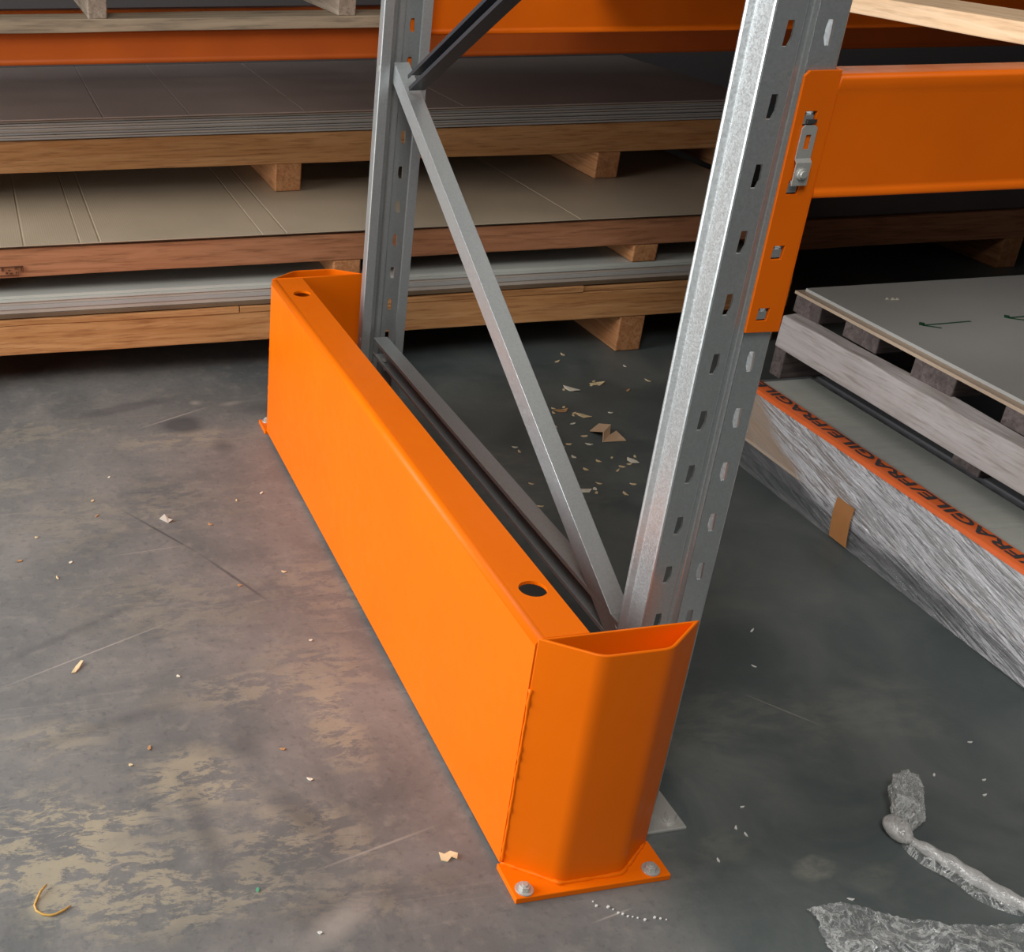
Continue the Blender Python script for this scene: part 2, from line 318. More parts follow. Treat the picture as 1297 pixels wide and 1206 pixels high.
# long folded side panel: vertical leg and top flange with rounded fold and two round holes
def flange_panel():
    b = B(); T = 0.005; R = 0.012; y0, y1 = 0.0010, L-0.0010
    prof_o = [(0, TB)] + [(R-R*math.cos(a), H-R+R*math.sin(a)) for a in [math.pi/2*i/5 for i in range(6)]]
    prof_i = [(T, TB)] + [(R-(R-T)*math.cos(a), H-R+(R-T)*math.sin(a)) for a in [math.pi/2*i/5 for i in range(6)]]
    for P, Q in ((prof_o, 1), (prof_i, -1)):
        for (a, c) in zip(P[:-1], P[1:]):
            b.add([(a[0], y0, a[1]), (a[0], y1, a[1]), (c[0], y1, c[1]), (c[0], y0, c[1])], [(0, 1, 2, 3)])
    # flange strips with holes
    holes = [0.110, L-0.110]; rh = 0.0195; cx = (R+FL)/2+0.002; cell = 0.05; N = 24
    for z in (H, H-T):
        cuts = [y0]
        for h in holes: cuts += [h-cell, h+cell]
        cuts.append(y1)
        for k in range(0, len(cuts), 2):
            b.add([(R, cuts[k], z), (FL, cuts[k], z), (FL, cuts[k+1], z), (R, cuts[k+1], z)], [(0, 1, 2, 3)])
        for h in holes:
            inn = []; out = []
            for i in range(N):
                a = 2*math.pi*i/N; c, s = math.cos(a), math.sin(a); inn.append((cx+rh*c, h+rh*s, z))
                hx = (FL-cx) if c > 0 else (cx-R)
                k = min(hx/abs(c) if abs(c) > 1e-6 else 9, cell/abs(s) if abs(s) > 1e-6 else 9)
                out.append((cx+k*c, h+k*s, z))
            b.add(inn+out, [(i, (i+1) % N, N+(i+1) % N, N+i) for i in range(N)])
            for (qx, qy) in ((R, h-cell), (FL, h-cell), (FL, h+cell), (R, h+cell)):  # fill corners
                near = sorted(out, key=lambda p: (p[0]-qx)**2+(p[1]-qy)**2)
                e1 = min([p for p in out if abs(p[0]-qx) < 1e-5], key=lambda p: abs(p[1]-qy)); e2 = min([p for p in out if abs(p[1]-qy) < 1e-5], key=lambda p: abs(p[0]-qx))
                b.add([(qx, qy, z), e1, e2], [(0, 1, 2)])
            if z == H:
                vs = inn+[(x, y, H-T) for x, y, _ in inn]
                b.add(vs, [(i, (i+1) % N, N+(i+1) % N, N+i) for i in range(N)])
    # rims
    b.add([(FL, y0, H), (FL, y1, H), (FL, y1, H-T), (FL, y0, H-T)], [(0, 1, 2, 3)])
    for y in (y0, y1):
        full = prof_o+[(FL, H), (FL, H-T)]+prof_i[::-1]
        b.add([(p[0], y, p[1]) for p in full], [tuple(range(len(full)))])
    b.add([(0, y0, TB), (T, y0, TB), (T, y1, TB), (0, y1, TB)], [(0, 1, 2, 3)])
    return b
o = mk('side_panel', flange_panel(), 'orange', prot, smooth=False)
for p in o.data.polygons: p.use_smooth = abs(p.normal.y) < 0.5 and 0.05 < abs(p.normal.z) < 0.999
def bolt(parent, c, r=0.0085, h=0.009, washer=0.013, mat='zinc', name='anchor_bolt', ax=(0, 0, 1)):
    ax = Vector(ax).normalized(); c = Vector(c)
    w = B().cyl(c, ax, washer, 0.0025, 24)
    hd = B(); hd.cyl(c+ax*0.0025, ax, r, h*0.75, 6); hd.cyl(c+ax*(0.0025+h*0.75), ax, r*0.55, h*0.25, 12)
    wo = mk(name, hd, mat, parent, bevel=0.0008); 
    mk('washer', w, mat, wo if parent.parent is None else parent, bevel=0.0006)
    return wo
for end in (0, 1):
    def fy(y): return y if end == 0 else L-y
    g = B(); T = 0.0045
    outer = [(0.0015, 0.0), (W1, -D), (W2, -D), (WD, 0.0)]
    def fillet(pts, r, k=6):
        res = [pts[0]]
        for a, c, e in zip(pts[:-2], pts[1:-1], pts[2:]):
            a, c, e = Vector(a), Vector(c), Vector(e); d1 = (a-c).normalized(); d2 = (e-c).normalized()
            for q in range(k+1):
                t = q/k; res.append(tuple((c+d1*r*(1-t))*(1-t)*1.0+c*0+(c+d2*r*t)*t if False else (c+d1*r)*(1-t)**2+c*2*t*(1-t)+(c+d2*r)*t**2))
        return res+[pts[-1]]
    prof = fillet(outer, 0.013); inn_ = fillet([(0.0015+0.0125, -T), (W1+0.0018, -D+T), (W2-0.0018, -D+T), (WD-0.0125, -T)], 0.011)
    n_ = len(prof); vs = []
    for z in (TB-0.001, H+0.0008):
        vs += [(x, fy(y), z) for x, y in prof]+[(x, fy(y), z) for x, y in inn_]
    fs = []; N2 = 2*n_
    for i in range(n_):
        j = (i+1) % n_
        fs += [(i, j, N2+j, N2+i), (n_+i, n_+j, N2+n_+j, N2+n_+i), (N2+i, N2+j, N2+n_+j, N2+n_+i), (i, j, n_+j, n_+i)]
    g.add(vs, fs)
    ge = mk('end_guard', g, 'orange', prot, bevel=0.0014, seg=2)
    for p in ge.data.polygons: p.use_smooth = abs(p.normal.z) < 0.5
    ge.data.set_sharp_from_angle(angle=0.5)
    bp = B().box(-0.004, WD+0.002, min(fy(-0.067), fy(0.0)), max(fy(-0.067), fy(0.0)), 0.0, TB)
    pl = mk('base_plate', bp, 'orange', prot, bevel=0.0012)
    for bx in (0.014, 0.206): bolt(pl, (bx, fy(-0.053), TB))
    # weld beads
    wb = B(); pts = []
    for (a, c) in zip(outer[:-1], outer[1:]):
        for k in range(14):
            t = k/14; pts.append((a[0]+(c[0]-a[0])*t, fy(a[1]+(c[1]-a[1])*t), TB+0.001))
    pts = [(x+random.uniform(-.0006, .0006), y+random.uniform(-.0006, .0006), z) for x, y, z in pts]
    wb.tube(pts, [0.0034+random.uniform(-.0012, .0012) for _ in pts], 8)
    mk('weld_bead', wb, 'orange', prot, smooth=True)
    wb = B(); zz = [TB+(H-0.09)*k/40 for k in range(41)]
    wb.tube([(0.0030+random.uniform(-.0004, .0004), fy(-0.0006), z) for z in zz], [0.0020+random.choice([0, 0, 0, .0012])+random.uniform(-.0004, .0004) for _ in zz], 8)
    mk('weld_bead', wb, 'orange', prot, smooth=True)

# ------------------------------------------------------------ galvanised upright frame
XL, XR, YU = 0.182, 0.270, 0.0532
frame = thing('rack_upright_frame', 'galvanised steel pallet rack frame of two slotted uprights and braces', 'rack frame', (0.226, 0.69, 0))
PITCH = 0.0751; ZTOP = 1.1164
def upright(name, near):
    """plan profile: slotted web with a central groove, stepped sides, rear lips"""
    s = 1 if near else -1
    y0 = YU if near else 1.326
    fy = lambda d: y0+s*d
    z0, z1 = 0.006, 1.95; T = 0.0032
    b = B()
    # slotted web strips (columns of cells) - front faces with hex slots
    cols = [(XL+0.0015, 0.2178, 0.2036), (0.2345, XR-0.0015, 0.2509)]
    zs = [ZTOP+PITCH*k for k in range(-14, 12)]
    sw, sh = 0.0050, 0.0132
    for ci, (xa, xb, xc) in enumerate(cols):
        m = 1 if ci == 0 else -1
        hexa = [(-sw*m, -sh), (sw*0.35*m, -sh), (sw*m, -sh*0.35), (sw*m, sh*0.45), (sw*0.75*m, sh), (-sw*m*0.8, sh)]
        bottom = zs[0]-PITCH/2; top = zs[-1]+PITCH/2
        b.add([(xa, fy(0), z0), (xb, fy(0), z0), (xb, fy(0), bottom), (xa, fy(0), bottom)], [(0, 1, 2, 3)])
        if top < z1: b.add([(xa, fy(0), top), (xb, fy(0), top), (xb, fy(0), z1), (xa, fy(0), z1)], [(0, 1, 2, 3)])
        for zc in zs:
            za, zb = zc-PITCH/2, zc+PITCH/2
            inn = [(xc+dx, fy(0), zc+dz) for dx, dz in hexa]
            x_m = (xa, xb) if m == 1 else (xb, xa)
            out = [(x_m[0], za), (xc, za), (x_m[1], za), (x_m[1], zb), (xc, zb), (x_m[0], zb)]
            out = [(x, fy(0), z) for x, z in out]
            b.add(inn+out, [(i, (i+1) % 6, 6+(i+1) % 6, 6+i) for i in range(6)])
    # remaining profile as one open polyline pieces
    def sheet(pts):
        vs = []; 
        for z in (z0, z1): vs += [(x, fy(d), z) for x, d in pts]
        k = len(pts); b.add(vs, [(i, i+1, k+i+1, k+i) for i in range(k-1)])
    sheet([(0.2178, 0), (0.2205, 0.005), (0.2225, 0.0062), (0.2298, 0.0062), (0.2318, 0.005), (0.2345, 0)])
    side = [(0.0015, 0), (0.0004, 0.0004), (0, 0.0015), (0, 0.0330), (-0.0010, 0.0345), (-0.0052, 0.0395), (-0.0060, 0.0412), (-0.0055, 0.0430), (0.0120, 0.0430), (0.0120, 0.0380)]
    sheet([(XL+x, d) for x, d in side]); sheet([(XR-x, d) for x, d in side])
    o = mk(name, b, 'galv', frame, solid=T, offset=0)
    # foot plate with bolts
    fp = B(); ya, yb = sorted((fy(-0.036), fy(0.065))); fp.box(0.150, 0.306, ya, yb, 0.0, 0.006)
    p = mk('foot_plate', fp, 'zinc', o, bevel=0.002)
    hk = B(); hk.box(XL+0.004, XR-0.004, *sorted((fy(0.004), fy(0.040))), 0.006, 0.0085); mk('foot_gusset', hk, 'zinc', o)
    for bx, d in ((0.289, -0.016), (0.166, 0.05)):
        c = Vector((bx, fy(d), 0.006)); hd = B(); hd.cyl(c, (0, 0, 1), 0.013, 0.0025, 24); hd.cyl(c+Vector((0, 0, .0025)), (0, 0, 1), 0.0085, 0.009, 6)
        mk('anchor_bolt', hd, 'zinc', o, bevel=0.0006)
    return o
up_n = upright('upright', True); up_f = upright('upright', False)
def channel(name, p0, p1, w, h, open_dir, mat='galv', T=0.002):
    """C channel from p0 to p1 in the YZ plane; p is the upper left arris; opens to -x (open_dir -1) or +x"""
    p0, p1 = Vector(p0), Vector(p1); d = (p1-p0).normalized(); nrm = Vector((0, -d.z, d.y))
    if nrm.z < 0: nrm = -nrm
    lip = 0.007
    if open_dir > 0:
        poly = [(w, -lip), (w, 0), (0, 0), (0, -h), (w, -h), (w, -h+lip)]
    else:
        poly = [(0, -lip), (0, 0), (w, 0), (w, -h), (0, -h), (0, -h+lip)]
    b = B(); vs = []
    for P in (p0, p1):
        vs += [P+Vector((x, 0, 0))+nrm*k for x, k in poly]
    m = len(poly); b.add(vs, [(i, i+1, m+i+1, m+i) for i in range(m-1)])
    return mk(name, b, mat, frame, solid=T, offset=0, bevel=0.0014)
channel('diagonal_brace', (0.205, 0.098, 0.268), (0.205, 1.285, 0.900), 0.030, 0.034, 1)
channel('diagonal_brace', (0.2065, 1.205, 0.888), (0.2065, 0.100, 1.469), 0.032, 0.030, -1, 'galv_shaded')
channel('horizontal_brace', (0.205, 0.100, 0.302), (0.205, 1.285, 0.302), 0.032, 0.040, -1)
for (x, y, z) in [(XL-0.0005, 1.30, 0.886), (XL-0.0005, 1.30, 0.292), (XL-0.0005, 0.078, 0.29), (XL-0.0005, 0.078, 1.40)]:
    hd = B(); hd.cyl((x+0.001, y, z), (-1, 0, 0), 0.0065, 0.005, 6); mk('brace_bolt', hd, 'zinc', frame, bevel=0.0006)
hd = B(); hd.cyl((0.216, 1.245, 0.262), (0, -1, 0.5), 0.005, 0.02, 10); mk('brace_bolt', hd, 'zinc', frame)

# ------------------------------------------------------------ beams
def beam_profile(y, s, z0, z1, dep=0.050):
    """closed section: rolled bead at top and bottom of a recessed face; s=+1 body lies towards +y"""
    P = []
    def arc(cy, cz, r, a0, a1, k=6):
        return [(cy-r*math.cos(a), cz+r*math.sin(a)) for a in [a0+(a1-a0)*i/k for i in range(k+1)]]
    rec = 0.004; bh = 0.013
    P += [(y+dep*1.0, z0)] if s > 0 else []
    pts = []
    pts += [(dep, 0.0)] + [(0.006-0.006*math.sin(a), 0.006-0.006*math.cos(a)) for a in [math.pi/2*i/4 for i in range(5)]]
    pts += [(0, bh-0.003), (rec, bh+0.001)]
    hh = z1-z0
    pts += [(rec, hh-0.024), (0.0005, hh-0.016)]
    pts += [(0.006-0.006*math.cos(a), hh-0.006+0.006*math.sin(a)) for a in [math.pi/2*i/4 for i in range(5)]]
    pts += [(dep, hh)]
    return [(y+s*a, z0+b) for a, b in pts]
def rack_beam(label, x0, x1, y, s, z0, z1, dep=0.05, mat='orange_beam'):
    t = thing('rack_beam', label, 'rack beam', ((x0+x1)/2, y, z0))
    b = B().prism(beam_profile(y, s, z0, z1, dep), lambda p, x: (x, p[0], p[1]), x0, x1)
    bo = mk('beam_body', b, mat, t)
    for p in bo.data.polygons: p.use_smooth = len(p.vertices) == 4
    bo.modifiers.new('wn', 'WEIGHTED_NORMAL')
    return t
nb = rack_beam('orange rack beam hooked onto the upright behind the guard front, its connector plate in full view', 0.2755, 3.1, 0.0440, 1, 0.939, 1.0745)
# connector plate with punched holes
CX0, CX1 = 0.2305, 0.2735; CZ0, CZ1 = 0.781, 1.079; CY = 0.0475
b = B(); hz = [0.803+0.0752*k for k in range(4)]; hx = 0.2475; hw, hh = 0.0068, 0.0078
cuts = [CZ0] + [0.5*(hz[i]+hz[i+1]) for i in range(3)] + [CZ1]
for i, z in enumerate(hz):
    za, zb = cuts[i], cuts[i+1]
    inn = [(hx-hw, z-hh), (hx+hw, z-hh), (hx+hw*1.25, z+hh), (hx-hw*0.9, z+hh)]
    r = 0.005
    out = [(CX0, za), (CX1, za), (CX1, zb), (CX0, zb)]
    if i == 3:
        inn = inn[:3]+[(hx, z+hh), inn[3]]
        ou = [(CX0, za), (CX1, za), (CX1, zb), (CX0+r, zb), (CX0, zb-r)]
        inn = [inn[0], inn[1], inn[2], inn[3], inn[4]]; out = ou
    k = len(inn)
    b.add([(x, CY, zz) for x, zz in inn+out], [(j, (j+1) % k, k+(j+1) % k, k+j) for j in range(k)])
b.add([(CX1, CY, CZ0), (CX1+0.003, CY+0.004, CZ0), (CX1+0.003, CY+0.004, CZ1), (CX1, CY, CZ1)], [(0, 1, 2, 3)])
b.add([(CX1+0.003, CY+0.004, CZ0), (CX1+0.003, CY+0.05, CZ0), (CX1+0.003, CY+0.05, CZ1), (CX1+0.003, CY+0.004, CZ1)], [(0, 1, 2, 3)])
cp = mk('connector_plate', b, 'orange_beam', nb, solid=0.004, offset=0, bevel=0.0006)
for z in hz:
    hk = B().box(hx-hw+0.001, hx+hw-0.001, CY-0.0005, CY+0.012, z-hh+0.002, z+hh-0.004); mk('hook', hk, 'galv', cp)
# safety clip: galvanised strip with keyhole slot and bolt
b = B(); zc0, zc1, x0, x1, yc = 0.957, 1.022, 0.2405, 0.2590, CY-0.0035
sx0, sx1, sz0, sz1 = 0.2468, 0.2535, 0.994, 1.011; NS = 8
out = [(x0, 0.986), (x1, 0.986), (x1, zc1-0.003), (x1-0.003, zc1), (x0+0.003, zc1), (x0, zc1-0.003)]
inn = [(sx0, sz0+0.002), (sx1, sz0+0.002), (sx1, sz1), (sx1-0.001, sz1+0.001), (sx0+0.001, sz1+0.001), (sx0, sz1)]
b.add([(x, yc, z) for x, z in inn+out], [(j, (j+1) % 6, 6+(j+1) % 6, 6+j) for j in range(6)])
b.add([(x0, yc, 0.986), (x1, yc, 0.986), (x1, yc-0.004, 0.982), (x0, yc-0.004, 0.982)], [(0, 1, 2, 3)])
b.add([(x0, yc-0.004, 0.982), (x1, yc-0.004, 0.982), (x1, yc-0.004, zc0), (x0, yc-0.004, zc0)], [(0, 1, 2, 3)])
sc = mk('safety_clip', b, 'zinc', nb, solid=0.0016, offset=0)
bb = B(); bb.cyl((0.2497, yc-0.0045, 0.970), (0, -1, 0), 0.0062, 0.003, 20); bb.cyl((0.2497, yc-0.007, 0.970), (0, -1, 0), 0.0042, 0.003, 16)
mk('clip_bolt', bb, 'zinc', sc, bevel=0.0005)
tn = B().box(0.245, 0.256, yc-0.001, CY+0.008, zc1+0.002, zc1+0.006); mk('clip_tongue', tn, 'steel_dark', sc)

fb = rack_beam('orange rack beam on the upright behind the long diagonal brace, no clip in view', 0.2775, 3.1, 1.334, 1, 0.944, 1.079, 0.045)
b = B().box(0.2725, 0.2770, 1.29, 1.385, 0.781, 1.079); b.box(0.236, 0.2770, 1.3285, 1.3325, 0.781, 1.079)
mk('connector_plate', b, 'orange_beam', fb, bevel=0.0008)

bb_ = rack_beam('orange beam of the rack behind, carrying the grey-boarded pallet', -2.3, 3.4, 1.650, 1, 0.851, 0.922, 0.05, 'orange_dark')
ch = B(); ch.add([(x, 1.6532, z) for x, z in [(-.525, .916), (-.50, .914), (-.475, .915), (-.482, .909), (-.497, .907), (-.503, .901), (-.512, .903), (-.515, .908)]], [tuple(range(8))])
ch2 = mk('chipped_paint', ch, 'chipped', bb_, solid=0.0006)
rack_beam('orange rear beam seen beneath the grey-boarded pallet', -2.3, 3.4, 2.70, 1, 0.775, 0.846, 0.05, 'orange_dark')

# ------------------------------------------------------------ pallets at the back
def pallet(label, x0, x1, yf, z0, bxs, bw, bh, rh, depth, rail, bear, seed, cap=0.0, rd=0.045):
    t = thing('timber_pallet', label, 'pallet', ((x0+x1)/2, yf+depth/2, z0), 'timber pallets stacked behind the rack')
    for i, x in enumerate(bxs):
        mk('bearer', plank(x-bw/2, x+bw/2, yf+0.002, yf+depth, z0, z0+bh, 'y', 10, 0.002, seed+i*1.7), bear, t, bevel=0.004)
    z1 = z0+bh
    for k, (a, nm) in enumerate(((yf, 'front_rail'), (yf+depth/2-rd/2, 'middle_rail'), (yf+depth-rd, 'rear_rail'))):
        mk(nm, plank(x0, x1, a, a+rd, z1, z1+rh-cap, 'x', 40, 0.003, seed+k*3.1), rail, t, bevel=0.003)
    if cap:
        xs = [x0, x0+0.55*(x1-x0)-0.30, x0+0.78*(x1-x0), x1]
        for k in range(3):
            mk('cap_board', plank(xs[k], xs[k+1]-0.002, yf-0.004+0.002*k, yf+0.10, z1+rh-cap, z1+rh, 'x', 40, 0.004, seed+9+k), 'wood_x', t, bevel=0.0015)
    return t
def sheet(label, cat, x0, x1, y0, y1, z0, th, mat, group, rz=0.0, bend=None, creases=(), name='panel_sheet'):
    """a thin board; bend(x,y) lifts it; creases are x positions of shallow scores running front to back"""
    xs = sorted(set([x0+(x1-x0)*i/48 for i in range(49)] + [c+d for c in creases for d in (-0.003, -0.0012, 0.0012, 0.003) if x0 < c < x1]))
    ys = [y0+(y1-y0)*j/10 for j in range(11)]
    cx, cy = (x0+x1)/2, (y0+y1)/2; b = B(); nx, ny = len(xs), len(ys)
    for lay in (0, 1):
        for y in ys:
            for x in xs:
                z = z0+(th if lay else 0)+(bend(x, y) if bend else 0)
                if lay and any(abs(x-c) < 0.0020 for c in creases): z -= min(th*0.5, 0.0013)
                px, py = x-cx, y-cy
                b.v.append((cx+px*math.cos(rz)-py*math.sin(rz), cy+px*math.sin(rz)+py*math.cos(rz), z))
    N = nx*ny
    for j in range(ny-1):
        for i in range(nx-1):
            a = j*nx+i; b.f += [(a, a+nx, a+nx+1, a+1), (N+a, N+a+1, N+a+nx+1, N+a+nx)]
    for i in range(nx-1): b.f += [(i, i+1, N+i+1, N+i), ((ny-1)*nx+i, N+(ny-1)*nx+i, N+(ny-1)*nx+i+1, (ny-1)*nx+i+1)]
    for j in range(ny-1): b.f += [(j*nx, N+j*nx, N+(j+1)*nx, (j+1)*nx), (j*nx+nx-1, (j+1)*nx+nx-1, N+(j+1)*nx+nx-1, N+j*nx+nx-1)]
    o = mk(name, b, mat, fix=False)
    return tag(o, label, cat, group)
X0, X1 = -1.35, 1.66
p1 = pallet('floor pallet under the stacks behind the rack, its rail capped with splintered thin boards', X0, X1, 1.800, 0.0, (-0.78, 0.29, 1.168, 1.60), 0.078, 0.108, 0.098, 1.05, 'wood_x', 'wood_y', 1.0, cap=0.016)
p2 = pallet('reddish pallet second in the stack behind the rack, stamped on its rail', X0, X1, 1.806, 0.2672, (-0.80, 0.30, 1.172, 1.60), 0.075, 0.050, 0.074, 1.0, 'wood_red', 'wood_y', 4.0)
p3 = pallet('topmost honey-coloured pallet of the stack behind the rack, set further back', X0, X1+0.1, 2.200, 0.4035, (-0.85, 0.232, 1.235, 1.70), 0.078, 0.080, 0.086, 0.9, 'wood_x', 'wood_y', 8.0)
# stamp on the second pallet's rail
st = B()
for (xa, xb, za, zb) in [(-.66, -.5555, .3595, .3603), (-.5562, -.5555, .345, .3603), (-.5615, -.5608, .3465, .3585), (-.5592, -.5588, .347, .3575), (-.5568, -.5555, .3445, .3452), (-.5685, -.5678, .338, .3598), (-.66, -.5678, .3375, .3382), (-.573, -.5722, .352, .358), (-.577, -.5762, .351, .3585), (-.5765, -.5725, .3545, .3552), (-.575, -.572, .342, .3455), (-.590, -.582, .342, .3435), (-.60, -.594, .342, .3455), (-.5935, -.5875, .350, .3508), (-.5915, -.5908, .3505, .3575), (-.61, -.604, .350, .3575)]:
    st.box(xa, xb, 1.8004, 1.8040, za-0.013, zb-0.013)
mk('ink_stamp', st, 'ink_brown', p2)
# sheets on the floor pallet
z = 0.2105
G1 = 'panel sheets on the floor pallet behind the rack'
for i, (th, mat, dy, nm) in enumerate([(0.010, 'card_edge', -0.002, 'dark corrugated sheet under the pale panels on the floor pallet'), (0.012, 'board_cream', 0.004, 'cream panel second from the bottom on the floor pallet'), (0.010, 'board_grey', 0.001, 'grey panel in the middle of the floor pallet load'), (0.009, 'board_cream', 0.007, 'thin cream panel just under the white top sheets of the floor pallet'), (0.006, 'board_white', 0.003, 'white panel second from the top on the floor pallet'), (0.0085, 'board_white', 0.010, 'topmost pale green-white panel on the floor pallet')]):
    sheet(nm, 'panel', X0+0.02, X1-0.05, 1.803+dy, 2.80, z, th-0.0006, mat, G1, rz=random.uniform(-.0012, .0012)); z += th
# sheet on second pallet
z2 = 0.2675+0.050+0.076
sheet('dark corrugated sheet below the tan cardboard on the stamped reddish pallet', 'cardboard sheet', X0+0.02, 1.62, 1.802, 2.80, z2+0.0012, 0.0045, 'card_edge', 'cardboard sheets on the second pallet')
sheet('creased tan cardboard sheet on the stamped reddish pallet', 'cardboard sheet', X0+0.02, 1.62, 1.795, 2.80, z2+0.0060, 0.0028, 'card_tan', 'cardboard sheets on the second pallet',
      bend=lambda x, y: 0, creases=(-0.55, -0.41, -0.36, 0.06, 0.125, 0.95))
# sheets on third pallet (tilted a touch like the pallet)
z3 = 0.4062+0.080+0.086
G3 = 'sheets on the topmost back pallet'
for i in range(8):
    th = 0.0062
    o = sheet(['grey', 'cream', 'grey', 'cream', 'grey', 'cream', 'grey', 'cream'][i]+' thin panel, '+['lowest', 'second', 'third', 'fourth', 'fifth', 'sixth', 'seventh', 'eighth'][i]+' from the bottom on the topmost back pallet', 'panel', X0+0.02, 1.70, 2.202+0.0035*((i*5) % 4), 3.05, z3+i*th, th-0.0010, ['board_grey', 'board_cream'][i % 2], G3, rz=[-.0035, .001, -.002, .0015, -.003, .0, .002, -.001][i])
o = sheet('dark corrugated backing under the brown cardboard on the topmost back pallet', 'cardboard sheet', X0+0.02, 1.70, 2.197, 3.05, z3+8*0.0062+0.0006, 0.004, 'card_edge', G3)
o = sheet('brown creased cardboard sheet covering the topmost back pallet', 'cardboard sheet', X0+0.02, 1.70, 2.190, 3.05, z3+8*0.0062+0.0050, 0.003, 'card_brown', G3,
      creases=(-0.30, -0.06, 0.27, 0.75))

# grey-boarded pallet up on the back beams
gp = thing('grey_board_pallet', 'weathered grey pallet resting on the beams of the rack behind', 'pallet', (-0.6, 2.2, 0.922))
mk('bottom_board', plank(-2.2, 0.42, 1.628, 1.74, 0.9225, 0.949, 'x', 60, 0.002, 3), 'wood_grey', gp, bevel=0.002)
mk('bottom_board', plank(-2.2, 0.42, 2.66, 2.77, 0.9225, 0.949, 'x', 30, 0.002, 5), 'wood_grey', gp, bevel=0.002)
for k, x in enumerate((-1.75, -1.06, -0.362, 0.204)):
    mk('stringer', plank(x-0.021, x+0.021, 1.63, 2.75, 0.949, 1.04, 'y', 12, 0.002, 11+k), 'wood_grey_y', gp, bevel=0.002)
for k in range(7):
    y = 1.63+k*0.16; mk('deck_board', plank(-2.2, 0.42, y, y+0.11, 1.04, 1.062, 'x', 20, 0.002, 21+k), 'wood_grey', gp, bevel=0.002)

# further stacks to the right, in the dark of the next bay
q1 = pallet('floor pallet of the further stack standing in the dark next bay', 1.82, 4.4, 2.30, 0.0, (2.0, 2.9, 3.9), 0.078, 0.108, 0.098, 1.05, 'wood_red', 'wood_y', 71.0)
tag(mk('panel_stack', B().box(1.84, 4.38, 2.31, 3.2, 0.2115, 0.34), 'card_shaded', bevel=0.003), 'added panel block on the floor pallet, coloured dark for the shade of the next bay', 'panel stack')  # invented load; its shade is put into the colour
tag(mk('panel_stack', B().box(0.50, 3.3, 1.63, 2.78, 0.9235, 1.75), 'card_brown', bevel=0.003), 'tall brown panel block added on the back beams to shade the stacks below', 'panel stack')  # added load, keeps overhead light off the stacks beneath
# ------------------------------------------------------------ bay to the right: load on the beams, pallet and wrapped pack below
up_p = thing('pale_timber_pallet', 'new pale timber pallet lying on the rack beams, one stringer edge in view', 'pallet', (1.7, 0.7, 1.0755))
for k, x in enumerate((0.620, 1.55, 2.45)):
    mk('stringer', plank(x, x+0.10, -0.02, 1.40, 1.080, 1.1055, 'y', 16, 0.0015, 31+k), 'wood_pale_y', up_p, bevel=0.002)
for k in range(6):
    y = 0.46+k*0.16; mk('deck_board', plank(0.62, 2.95, y, y+0.10, 1.1055, 1.125, 'x', 16, 0.002, 41+k), 'wood_grey', up_p, bevel=0.002)
tag(mk('panel_stack', B().box(0.665, 2.95, 0.44, 1.60, 1.1275, 1.95), 'board_grey', bevel=0.003), 'thick block of grey panels added on the pale timber pallet to shade the bay', 'panel stack')  # mostly unseen load, added and widened to block light into the bay

wp = thing('weathered_pallet', 'whitish weathered pallet with dark slats and rough bark edge on its rail', 'pallet', (1.7, 0.6, 0.166))
mk('side_rail', plank(1.200, 1.246, -0.35, 1.225, 0.240, 0.321, 'y', 90, 0.004, 51, wane=0.014), 'wood_white_y', wp, bevel=0.003)
mk('side_rail', plank(1.95, 1.995, -0.35, 1.225, 0.240, 0.321, 'y', 20, 0.004, 53), 'wood_white_y', wp, bevel=0.003)
for k, y in enumerate((1.191, 0.655, 0.0, -0.3)):
    mk('bearer', plank(1.300 if k else 1.208, 2.0, y, y+(0.075 if k else 0.04), 0.166, 0.241, 'x', 10, 0.002, 55+k), 'wood_dark_x', wp, bevel=0.003)
for k, (ya, yb) in enumerate(((1.145, 1.24), (0.957, 1.07), (0.72, 0.84), (0.48, 0.60), (0.24, 0.36), (0.0, 0.12), (-0.25, -0.13))):
    mk('slat', plank(1.238+0.008*(k % 2), 2.0, ya, yb, 0.320, 0.368, 'x', 10, 0.003, 61+k), 'wood_dark_x', wp, bevel=0.003)
sheet('thin wooden sheet under the arrow-marked panel on the whitish pallet', 'panel', 1.220, 2.1, -0.35, 1.225, 0.3705, 0.007, 'board_wood', 'panels on the whitish pallet', bend=lambda x, y: 0)
am = sheet('grey panel with green arrows drawn on it, on the whitish pallet', 'panel', 1.240, 2.1, -0.35, 1.215, 0.3778, 0.007, 'board_top', 'panels on the whitish pallet')
def on_panel(b, z=0.3842):
    return b
for k, (xa, xb, y) in enumerate(((1.337, 1.462, 0.949), (1.560, 1.69, 0.957))):
    ar = B()
    def strip(p, q, w=0.0016):
        p, q = Vector(p), Vector(q); d = (q-p).normalized(); m = Vector((-d.y, d.x))*w
        ar.add([(p.x+m.x, p.y+m.y, .3851), (p.x-m.x, p.y-m.y, .3851), (q.x-m.x, q.y-m.y, .3851), (q.x+m.x, q.y+m.y, .3851)], [(0, 1, 2, 3)])
    strip((xa, y), (xb, y+0.004), 0.0030); strip((xa-0.002, y), (xa+0.012, y+0.016), 0.0055); strip((xa, y), (xa+0.030, y-0.022), 0.0035)
    mk('arrow_mark', ar, 'ink_green', am, solid=0.0003)
tr = B(); 
for (x, y, r) in ((1.376, 1.112, .005), (1.388, 1.108, .007), (1.398, 1.106, .006)):
    tr.add([(x-r, y, .3851), (x, y-r*.4, .3854), (x+r, y-.001, .3854), (x, y+r*.5, .389)], [(0, 1, 2, 3)])
mk('torn_flake', tr, 'chip_pale', am, solid=0.0004)
